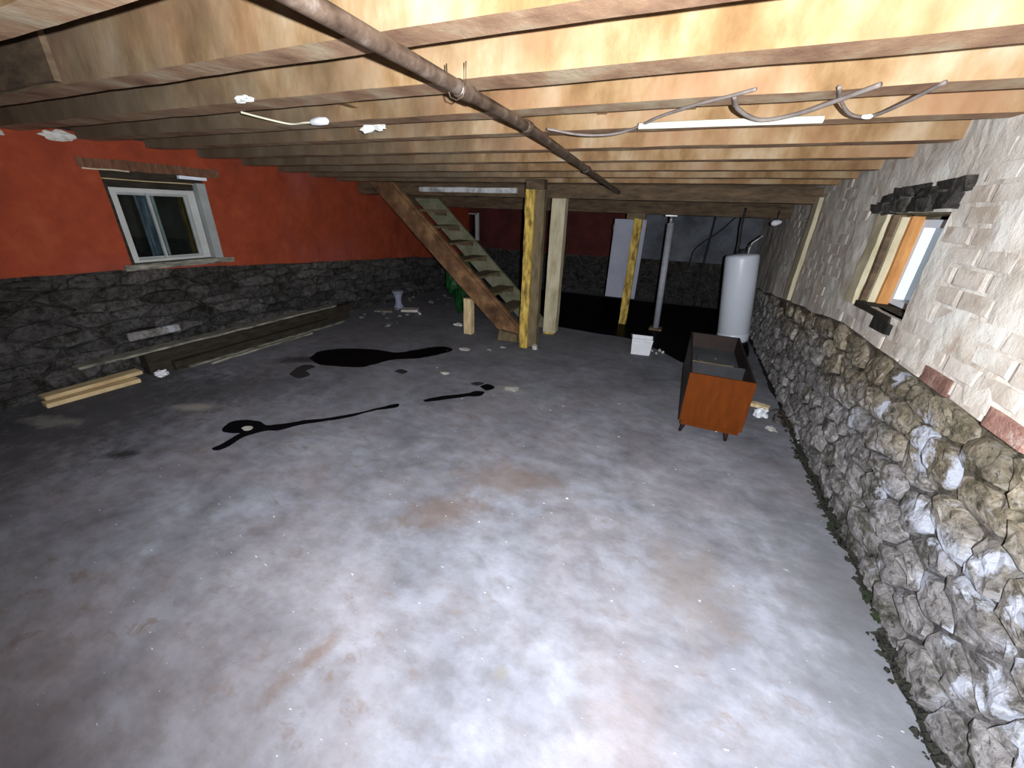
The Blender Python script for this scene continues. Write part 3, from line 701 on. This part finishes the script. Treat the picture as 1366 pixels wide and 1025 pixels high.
# cleat rail along the near stringer's face
mb = MB(); L_ = [(-3.52, H0+.12), (-1.90, -.0+.13)]
stringer('rail_strip', 4.255, 4.279, 'stringer_wood', xu0-.02, ztop-.02, 0, .045, st)
for k in range(8):
    z = .19*(k+1)-.04; xc = xu0+(ztop-z)/.895-.15
    if z > H0+.05: break
    tr = long_box('tread', 'brown_wood', (xc-.13, 4.326, z-.03), (xc+.09, 5.059, z), 6, .003, st, 8)
    rs = MB(); rs.box((xc-.10, 5.03, z-.075), (xc+.08, 5.058, z-.036)); rs.build('cleat', 'old_wood', st)
mb = MB(); mb.box((-1.98, 4.20, 0), (-1.74, 4.42, .12), jit=.015); o = mb.build('foot_block', 'brown_wood', st, bevel=.006)

# ------------------------------------------------------------------ posts
t = empty('support_post', (-1.56, 4.17, 0)); tag(t, 'yellowish wooden support post with dark board at foot of stairs', 'post')
long_box('post', 'yellow_wood', (-1.655, 4.10, 0), (-1.555, 4.21, H0+.205), 22, .008, t, 5)
o = long_box('side_board', 'brown_wood', (-1.556, 4.13, .02), (-1.455, 4.21, H0+.205), 16, .006, t, 5); o['label'] = 'dark brown board'
mb = MB(); mb.box((-1.66, 4.11, H0+.205), (-1.46, 4.22, H0+.30)); mb.build('header_block', 'old_wood', t, bevel=.005)
mb = MB(); mb.box((-1.475, 4.085, 0), (-1.43, 4.13, .055), jit=.006); mb.build('wedge', 'chip', t)
t = empty('support_post', (-1.5, 4.84, 0)); tag(t, 'pale square wooden support post right of the yellowish post', 'post')
o = long_box('post', 'pale_wood', (-1.59, 4.78, .03), (-1.42, 4.9, H0+.15), 20, .004, t, 5)
mb = MB(); mb.box((-1.585, 4.785, 0), (-1.45, 4.88, .035), jit=.004); mb.build('base_block', 'yellow_wood', t)
t = empty('support_post', (-.69, 5.95, 0)); tag(t, 'thin wooden post with short crosspiece in front of grey panel', 'post')
long_box('post', 'yellow_wood', (-.76, 5.84, 0), (-.655, 5.93, H0-.04), 18, .006, t, 5)
long_box('crosspiece', 'brown_wood', (-.86, 5.84, H0-.05), (-.62, 5.94, H0+.02), 4, .008, t, 9)
t = empty('steel_column', (-.25, 5.8, 0)); tag(t, 'grey painted steel jack column left of the water heater', 'column')
mb = MB(); mb.tube([(-.225, 5.8, .03), (-.285, 5.8, H0-.08)], .042, 16); mb.build('tube', 'column_paint', t, smooth=True)
mb = MB(); mb.tube([(-.285, 5.8, H0-.08), (-.29, 5.8, H0+.0)], .02, 12); mb.build('jack_screw', 'steel', t, smooth=True)
mb = MB(); mb.box((-.36, 5.73, H0-.0), (-.22, 5.87, H0+.015)); mb.build('top_plate', 'steel', t)
mb = MB(); mb.box((-.31, 5.72, 0), (-.14, 5.88, .03)); mb.build('base_plate', 'brown_wood', t)
t = long_box('stub_post', 'pale_wood', (-2.51, 4.26, .0), (-2.40, 4.34, .46), 8, .004, None, 5)
t.data.materials[0] = M['light_board']; tag(t, 'short pale wooden prop standing under the stair stringer', 'post')
o = tag(long_box('white_board', 'white_board', (-3.42, 4.71, H0+.19), (-2.02, 4.75, H0+.245), 12, .004), 'narrow white painted board across the stairwell head', 'board')

# grey panel
t = empty('drywall_sheet', (-.85, 6.08, .36)); tag(t, 'blue grey sheet panel fixed behind the thin wooden post', 'panel')
mb = MB(); mb.box((-1.03, 5.935, .37), (-.60, 5.955, H0-.055)); mb.build('facing', 'panel_grey', t, bevel=.003)
mb = MB(); mb.box((-1.05, 5.956, 1.30), (-.58, 5.985, 1.37)); mb.build('batten', 'old_wood', t); 

# ------------------------------------------------------------------ water heater
t = empty('water_heater', (.72, 5.6, 0)); tag(t, 'tall white cylindrical water heater behind the cabinet', 'water heater')
ca, cb = Vector((.745, 5.6, .05)), Vector((.60, 5.6, H0-.37)); ax = (cb-ca).normalized()
mb = MB(); pr = [(.172, 0), (.184, .015), (.184, .10), (.181, .104), (.181, .11), (.184, .114), (.184, 1.02), (.18, 1.05), (.165, 1.065), (.05, 1.08)]
mb.lathe((0, 0, 0), pr, 40); q = Vector((0, 0, 1)).rotation_difference(ax).to_matrix()
mb.v = [q @ v + ca for v in mb.v]; mb.build('tank', 'enamel', t, smooth=True)
mb = MB(); mb.lathe((.75, 5.6, 0), [(.15, 0), (.16, .06)], 24); mb.build('base_ring', 'black_iron', t)
top = ca+ax*1.08
mb = MB(); mb.tube(spline([top+Vector((.06, 0, -.02)), top+Vector((.06, 0, .1)), top+Vector((.12, 0, .17)), top+Vector((.16, -.02, .21))], 5), .012, 8); mb.build('flexible_hose', 'steel', t, smooth=True)
mb = MB(); mb.tube(spline([top+Vector((-.06, 0, -.02)), top+Vector((-.06, .0, .12)), top+Vector((-.08, .05, .3)), top+Vector((-.08, .1, .5))], 5), .011, 8); mb.build('pipe', 'black_iron', t, smooth=True)
mb = MB(); mb.tube([top+Vector((0, 0, -.03)), top+Vector((0, 0, .05))], [.055, .04], 14); mb.build('draft_cap', 'black_iron', t, smooth=True)
mb = MB(); mb.tube(spline([(.86, 5.62, H0+.1), (.85, 5.58, H0-.01), (.84, 5.56, H0-.02)], 4), .006, 6)
t = empty('hanging_bulb', (.86, 5.56, H0-.04)); tag(t, 'small white bulb hanging from beam near right wall', 'bulb')
mb.build('cord', 'black_iron', t)
mb = MB(); mb.tube([(.80, 5.56, H0-.035), (.81, 5.56, H0-.034), (.84, 5.56, H0-.03), (.88, 5.56, H0-.02), (.90, 5.56, H0-.015)], [.01, .026, .034, .024, .014], 12); mb.build('bulb', 'white_plastic', t, smooth=True)
# dark pipes on the back wall
cable('black_pipe', [(.05, 7.9, .7), (.10, 7.88, 1.0), (.42, 7.86, 1.30), (.62, 7.85, 1.55)], .014, 'black_iron', 'thin black pipe slanting up the whitish back wall', 'pipe')
cable('black_pipe', [(.28, 7.80, .004), (.28, 7.80, .8), (.30, 7.80, 1.55)], .02, 'black_iron', 'upright black pipe on whitish back wall left of the heater', 'pipe')
# small far window jamb behind the stairs
w3 = empty('window_3', (-4.1, BY-.05, .9)); struct(w3, 'small dark window with one pale jamb seen behind stairs', 'window')
mb = MB(); mb.box((-4.49, BY-.09, 1.40), (-4.28, BY-.05, 1.42)); mb.box((-4.33, BY-.09, .88), (-4.25, BY-.05, 1.43)); mb.build('window_frame', 'vinyl', w3)
mb = MB(); mb.box((-4.48, BY-.07, .93), (-4.33, BY-.06, 1.40)); mb.build('pane', 'glass', w3)
mb = MB(); mb.box((-4.46, BY-.01, .88), (-4.29, BY+.0, 1.44)); mb.build('night_board', 'night', w3)  # dark backing in place of night beyond the far pane

# ------------------------------------------------------------------ console cabinet
t = empty('console_cabinet', (.38, 3.4, 0)); tag(t, 'long orange-brown lidless console cabinet on splayed legs', 'cabinet')
x0, x1, y0, y1, zb_, zt_ = .175, .595, 2.84, 4.05, .105, .49
th = .016
mb = MB(); mb.box((x0, y0, zb_), (x1, y0+.018, zt_)); o = mb.build('end_panel', 'cabinet_wood', t, bevel=.002); o['label'] = 'orange-brown veneered end panel'
mb = MB(); mb.box((x0, y1-.018, zb_), (x1, y1, zt_-.01)); mb.build('end_panel', 'cabinet_dark', t, bevel=.002)
mb = MB(); mb.box((x0, y0+.018, zb_), (x0+th, y1-.018, zt_-.004)); mb.build('front_panel', 'cabinet_dark', t, bevel=.002)
mb = MB(); mb.box((x1-th, y0+.018, zb_), (x1, y1-.018, zt_-.004)); mb.build('back_panel', 'cabinet_dark', t, bevel=.002)
mb = MB(); mb.box((x0+th, y0+.018, zb_), (x1-th, y1-.018, zb_+.014)); mb.build('bottom_panel', 'cabinet_inside', t)
mb = MB(); mb.box((x0+th, 3.27, zb_+.014), (x1-th, 3.285, zt_-.05)); mb.build('divider', 'cabinet_inside', t, bevel=.001)
mb = MB(); mb.box((x0+th, 3.268, zt_-.05), (x1-.1, 3.287, zt_-.045)); mb.build('divider_edging', 'brown_wood', t)
mb = MB(); mb.box((x0+th, 3.285, .33), (x1-th, y1-.018, .345)); mb.build('deck', 'deck_grey', t)
mb = MB(); mb.lathe((.40, 3.66, .345), [(.15, 0), (.155, .008), (.15, .018), (.02, .019), (.006, .03)], 32); mb.build('turntable', 'deck_grey', t, smooth=False)
mb = MB(); mb.box((x0+.015, y0+.012, zb_-.035), (x1-.015, y0+.045, zb_)); mb.box((x0+.015, y1-.045, zb_-.035), (x1-.015, y1-.012, zb_))
mb.box((x0+.015, y0+.045, zb_-.035), (x0+.045, y1-.045, zb_)); mb.box((x1-.045, y0+.045, zb_-.035), (x1-.015, y1-.045, zb_)); mb.build('base_frame', 'cabinet_wood', t)
for (xx, yy, sx_, sy_) in ((x0+.05, y0+.04, -1, -.3), (x1-.09, y0+.04, .4, -.3), (x0+.05, y1-.05, -1, .5), (x1-.06, y1-.05, .6, .5)):
    mb = MB(); mb.tube([(xx, yy, zb_), (xx+.012*sx_, yy+.012*sy_, .05), (xx+.025*sx_, yy+.025*sy_, 0)], [.02, .016, .011], 12); o = mb.build('leg', 'cabinet_dark', t, smooth=True)

# ------------------------------------------------------------------ small white bin and litter near the column
t = empty('carton', (-.30, 4.6, 0)); tag(t, 'small white open carton on the floor before the steel column', 'carton')
rz = Matrix.Rotation(.12, 3, 'Z')
mb = MB(); B0, B1, hh, th = .105, .12, .19, .006
def ringv(r, z): return [Vector((-r, -r*.8, z)), Vector((r, -r*.8, z)), Vector((r, r*.8, z)), Vector((-r, r*.8, z))]
vs = ringv(B0, 0)+ringv(B1, hh)+ringv(B1-th, hh)+ringv(B0-th, .008)
vs = [rz @ (v+Vector((R.uniform(-.006, .006), R.uniform(-.006, .006), 0)))+Vector((-.30, 4.62, 0)) for v in vs]
fs = [(0, 1, 2, 3), (12, 13, 14, 15)]
for a in range(3):
    for i in range(4): fs.append((a*4+i, a*4+(i+1) % 4, a*4+4+(i+1) % 4, a*4+4+i))
mb.add(vs, fs); mb.build('body', 'white_plastic', t)
mb = MB(); mb.box((-.40, 4.50, .14), (-.20, 4.515, .17), rot=Matrix.Rotation(.12, 3, 'Z')); mb.build('flap', 'white_plastic', t)
crumbs = [(-.17, 4.72), (-.12, 4.66), (-.09, 4.78), (-.2, 4.8), (-.05, 4.70)]
for i, (x, y) in enumerate(crumbs):
    tag(blob('plaster_crumb', 'chip', (x, y, 0), R.uniform(.012, .022), .6, 1, seed=i), 'small pale crumb on the floor right of the white carton', 'debris', 'crumbs beside the white carton')
tag(blob('paper_ball', 'white_plastic', (.80, 3.40, 0), .05, .5, 3, seed=2, squash=(1, 1, .75)), 'crumpled white paper ball at the right of the cabinet', 'paper')
mb = MB(); mb.box((.76, 3.60, .0), (.90, 3.66, .03), rot=Matrix.Rotation(-.3, 3, 'Z'), jit=.004); tag(mb.build('wood_offcut', 'light_board', bevel=.003), 'small pale pinkish wood offcut between cabinet and stone wall', 'wood offcut')
cable('wire_coil', [(.90, 3.55, .01), (.95, 3.58, .03), (.98, 3.46, .04), (.95, 3.36, .02), (.90, 3.37, .01), (.92, 3.46, .03), (.97, 3.40, .05), (.98, 3.24, .02)], .008, 'pipe_iron', 'brown tangled wire on floor against the stone wall', 'wire')
tag(blob('paper_scrap', 'chip', (.86, 3.22, 0), .035, .6, 2, seed=12, squash=(1, 1.2, .25)), 'flat pale scrap on the floor beside the tangled wire', 'paper')
tag(blob('plaster_lump', 'chip', (.42, 5.35, 0), .05, .5, 2, seed=21, squash=(1.3, .8, .6)), 'pale plaster lump on floor at foot of water heater', 'plaster')

# ------------------------------------------------------------------ left wall foot: planks, boards, rubble
o = long_box('timber', 'plank_dark', (LW+.06, 1.68, .0), (LW+.18, 4.1, .20), 26, .008, None, 4); tag(o, 'long dark squared timber lying against the left stone wall', 'timber')
mb = MB()
o = long_box('plank', 'plank_grey', (LW+.05, 1.25, .205), (LW+.17, 3.9, .225), 26, .006, None, 4); tag(o, 'long weathered grey plank lying on top of the dark timber', 'plank')
for k, (xa, ya, yb, za, lab) in enumerate(((LW+.25, 1.95, 3.9, .0, 'thin weathered grey lath on floor nearest the dark timber'), (LW+.33, 2.1, 3.3, .0, 'short thin grey lath on floor farthest from the wall'))):
    o = long_box('lath', 'plank_grey', (xa, ya, za), (xa+.03, yb, .02), 18, .006, None, 4); tag(o, lab, 'lath')
long = long_box('plank', 'plank_dark', (LW+.19, 1.85, .0), (LW+.245, 3.7, .09), 20, .006, None, 5); tag(long, 'dark plank on edge in front of the dark timber', 'plank')
for (ya, yb, xa, za, lab, rr) in ((1.0, 1.62, LW+.09, .04, 'yellow short board on the floor by left wall, upper of two', .04), (.98, 1.56, LW+.16, .0, 'yellow short board on the floor by left wall, lower of two', 0)):
    mb = MB(); mb.box((xa, ya, za), (xa+.10, yb, za+.036), rot=Matrix.Rotation(rr-.04, 3, 'Z'), jit=.003); tag(mb.build('board', 'light_board', bevel=.003), lab, 'board', 'short yellow boards by the left wall')
tag(blob('paper_ball', 'white_plastic', (LW+.31, 1.70, .0), .04, .5, 3, seed=4, squash=(1, 1.2, .7)), 'crumpled white paper at the end of the yellow boards', 'paper')
mb = MB(); mb.box((LW+.0, 1.68, .30), (LW+.035, 2.08, .375), jit=.008); o = mb.build('slab', 'fieldstone', wl, bevel=.006)
# rubble strewn along the back of the left wall
spots = []
for i in range(26):
    y = R.uniform(3.9, 6.2); x = LW+R.uniform(.12, 1.0); spots.append((x, y))
for i, (x, y) in enumerate(spots):
    tag(blob('rubble_piece', 'rubble', (x, y, 0), R.uniform(.02, .045), .6, 1, seed=i, squash=(1.4, 1, .6)), 'grey rubble piece on the floor at far end of left wall', 'rubble', 'rubble along the far left wall')
t = empty('plastic_pot', (-4.12, 4.95, 0)); tag(t, 'pale blue-grey waisted plastic pot standing by the left wall', 'pot')
mb = MB(); mb.lathe((-4.12, 4.95, 0), [(.075, 0), (.08, .02), (.05, .09), (.05, .16), (.085, .27), (.08, .27), (.045, .16)], 20); mb.build('body', 'blue_plastic', t, smooth=True)
mb = MB(); mb.lathe((-4.12, 4.95, .268), [(.088, 0), (.09, .006), (.088, .012), (.08, .012)], 20); mb.build('rim', 'blue_plastic', t)
mb = MB(); mb.box((-3.98, 4.80, 0), (-3.72, 4.98, .025), rot=Matrix.Rotation(.5, 3, 'Z'), jit=.01); tag(mb.build('cardboard_scrap', 'chip'), 'flat pale slab scrap on the floor beside the plastic pot', 'scrap')
mb = MB(); mb.box((-4.3, 4.60, 0), (-4.02, 4.70, .02), rot=Matrix.Rotation(.3, 3, 'Z'), jit=.01); tag(mb.build('wood_scrap', 'plank_grey'), 'flat grey wood scrap in front of the plastic pot', 'scrap')
tag(blob('bottle_cap', 'white_plastic', (-3.58, 4.75, 0), .03, .5, 2, seed=31, squash=(1.3, .7, .5)), 'tiny bright scrap on floor between pot and stair foot', 'scrap')
tag(blob('green_bag', 'green_plastic', (-3.12, 5.16, 0), .17, .55, 4, seed=9, squash=(.8, .6, 2.0)), 'crumpled green plastic bag standing behind the stairs', 'bag')
tag(blob('plaster_lump', 'chip', (-2.76, 4.52, 0), .05, .5, 2, seed=14, squash=(1.3, .8, .5)), 'pale lump on the floor left of the short prop', 'plaster')
for i, (x, y, r_, lab) in enumerate(((-2.17, 3.69, .055, 'flat white scrap on floor right of the black puddle tip'), (-1.81, 3.98, .032, 'small white scrap on floor by the stair foot'),
                                     (-1.92, 3.83, .02, 'tiny dull scrap between two white scraps near the stairs'), (-1.98, 2.98, .04, 'pale scrap on floor between the two puddle trails'),
                                     (-1.25, 2.95, .05, 'pale flat patch scrap right of the small dark spots'))):
    tag(blob('paper_scrap', 'chip', (x, y, 0.001), r_, .5, 2, seed=40+i, squash=(1.3, .8, .12)), lab, 'scrap')
for i in range(18):
    x = R.uniform(-2.4, .6); y = R.uniform(.9, 3.6)
    tag(blob('plaster_crumb', 'chip', (x, y, 0), R.uniform(.002, .006), .5, 1, seed=60+i, squash=(1.6, 1, .6)), 'tiny white plaster crumb lying on the open floor', 'crumb', 'plaster crumbs over the open floor')

# ------------------------------------------------------------------ puddles
def puddle(name, outline, m, label, z=.004, inner=None, cat='puddle', n=6):
    pts = spline([Vector((a, b, 0)) for a, b in outline+[outline[0]]], n)[:-1]
    L = len(pts)
    pts = [p+Vector((noise.noise(p*14), noise.noise(p*14+Vector((5, 5, 5))), 0))*.012 for p in pts]
    mb = MB()
    if inner is None:
        vs = [(p.x, p.y, z) for p in pts]+[(p.x, p.y, 0) for p in pts]
        fs = [tuple(range(L))]
    else:
        c, r = inner; q = [Vector((c[0], c[1], 0))+((p-Vector((c[0], c[1], 0))).normalized()*r*(1+.2*noise.noise(p*9))) for p in pts]
        vs = [(p.x, p.y, z) for p in pts]+[(p.x, p.y, 0) for p in pts]+[(p.x, p.y, z) for p in q]
        fs = [(i, (i+1) % L, 2*L+(i+1) % L, 2*L+i) for i in range(L)]
    fs += [(i, (i+1) % L, L+(i+1) % L, L+i) for i in range(L)]
    mb.add(vs, fs); return tag(mb.build(name, m), label, cat)
import json
PX = json.loads('[[0.91512166,0.19289329,-0.35404028],[0.40182174,-0.36439022,0.84009467],[0.03303981,-0.91104991,-0.4109701]]')
def G(x, y, h=0):
    """where a point of the photograph lies on the floor"""
    r = [(x-683), (y-512.5), 513.]; d = [sum(a*b for a, b in zip(row, r)) for row in PX]
    k = (h-H0)/d[2]; return (d[0]*k, d[1]*k)
puddle('puddle', [G(*p) for p in ((413, 478), (425, 470), (450, 466), (490, 466), (515, 469), (530, 471), (550, 468), (575, 464), (592, 463), (604, 467), (590, 472), (560, 478), (525, 480), (500, 486), (480, 490), (450, 489), (425, 486))],
       'water', 'large black puddle on the floor left of the staircase')
puddle('puddle', [G(*p) for p in ((385, 500), (400, 489), (412, 487), (420, 490), (408, 495), (414, 500), (398, 505))], 'damp', 'ragged dark damp patch left of the large black puddle', n=4)
puddle('puddle', [G(*p) for p in ((526, 496), (535, 493), (544, 496), (537, 499))], 'damp', 'small dark spot just below the large black puddle', n=4)
puddle('puddle', [G(*p) for p in ((298, 570), (308, 564), (325, 561), (345, 563), (356, 567), (375, 567), (395, 563), (430, 559), (470, 553), (500, 546), (520, 541), (532, 539), (530, 543), (515, 546), (495, 549), (470, 556), (435, 562), (400, 567), (378, 573), (358, 575), (335, 580), (320, 586), (305, 596), (290, 601), (284, 599), (298, 592), (312, 583), (322, 578), (305, 578), (297, 576))],
       'water', 'black ring shaped puddle with long thin trickle', n=3)
puddle('puddle_island', [G(*p) for p in ((322, 572), (329, 569.5), (337, 571), (333, 575), (325, 575))], 'chip', 'pale dry spot inside the ring shaped puddle', z=.0055, n=3, cat='dry spot')
puddle('puddle', [G(*p) for p in ((565, 534), (590, 529), (620, 526), (632, 523), (646, 523), (642, 528), (625, 529), (595, 533), (570, 536))], 'water', 'thin dark trickle ending in a drop shaped spot', n=3)
puddle('puddle', [G(*p) for p in ((640, 516), (650, 513), (660, 517), (650, 521))], 'water', 'small round dark puddle right of the thin trickle', n=4)
puddle('puddle', [G(*p) for p in ((628, 512), (636, 510), (645, 512), (636, 515))], 'damp', 'faint dark spot just above the small round puddle', n=4)
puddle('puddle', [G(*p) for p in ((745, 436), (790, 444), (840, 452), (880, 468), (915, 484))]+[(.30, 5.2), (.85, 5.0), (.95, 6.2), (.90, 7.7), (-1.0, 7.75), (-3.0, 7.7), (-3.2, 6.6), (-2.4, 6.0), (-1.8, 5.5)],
       'water', 'broad black area covering the floor at the back', z=.003, n=5)  # flat black sheet laid over the rear floor
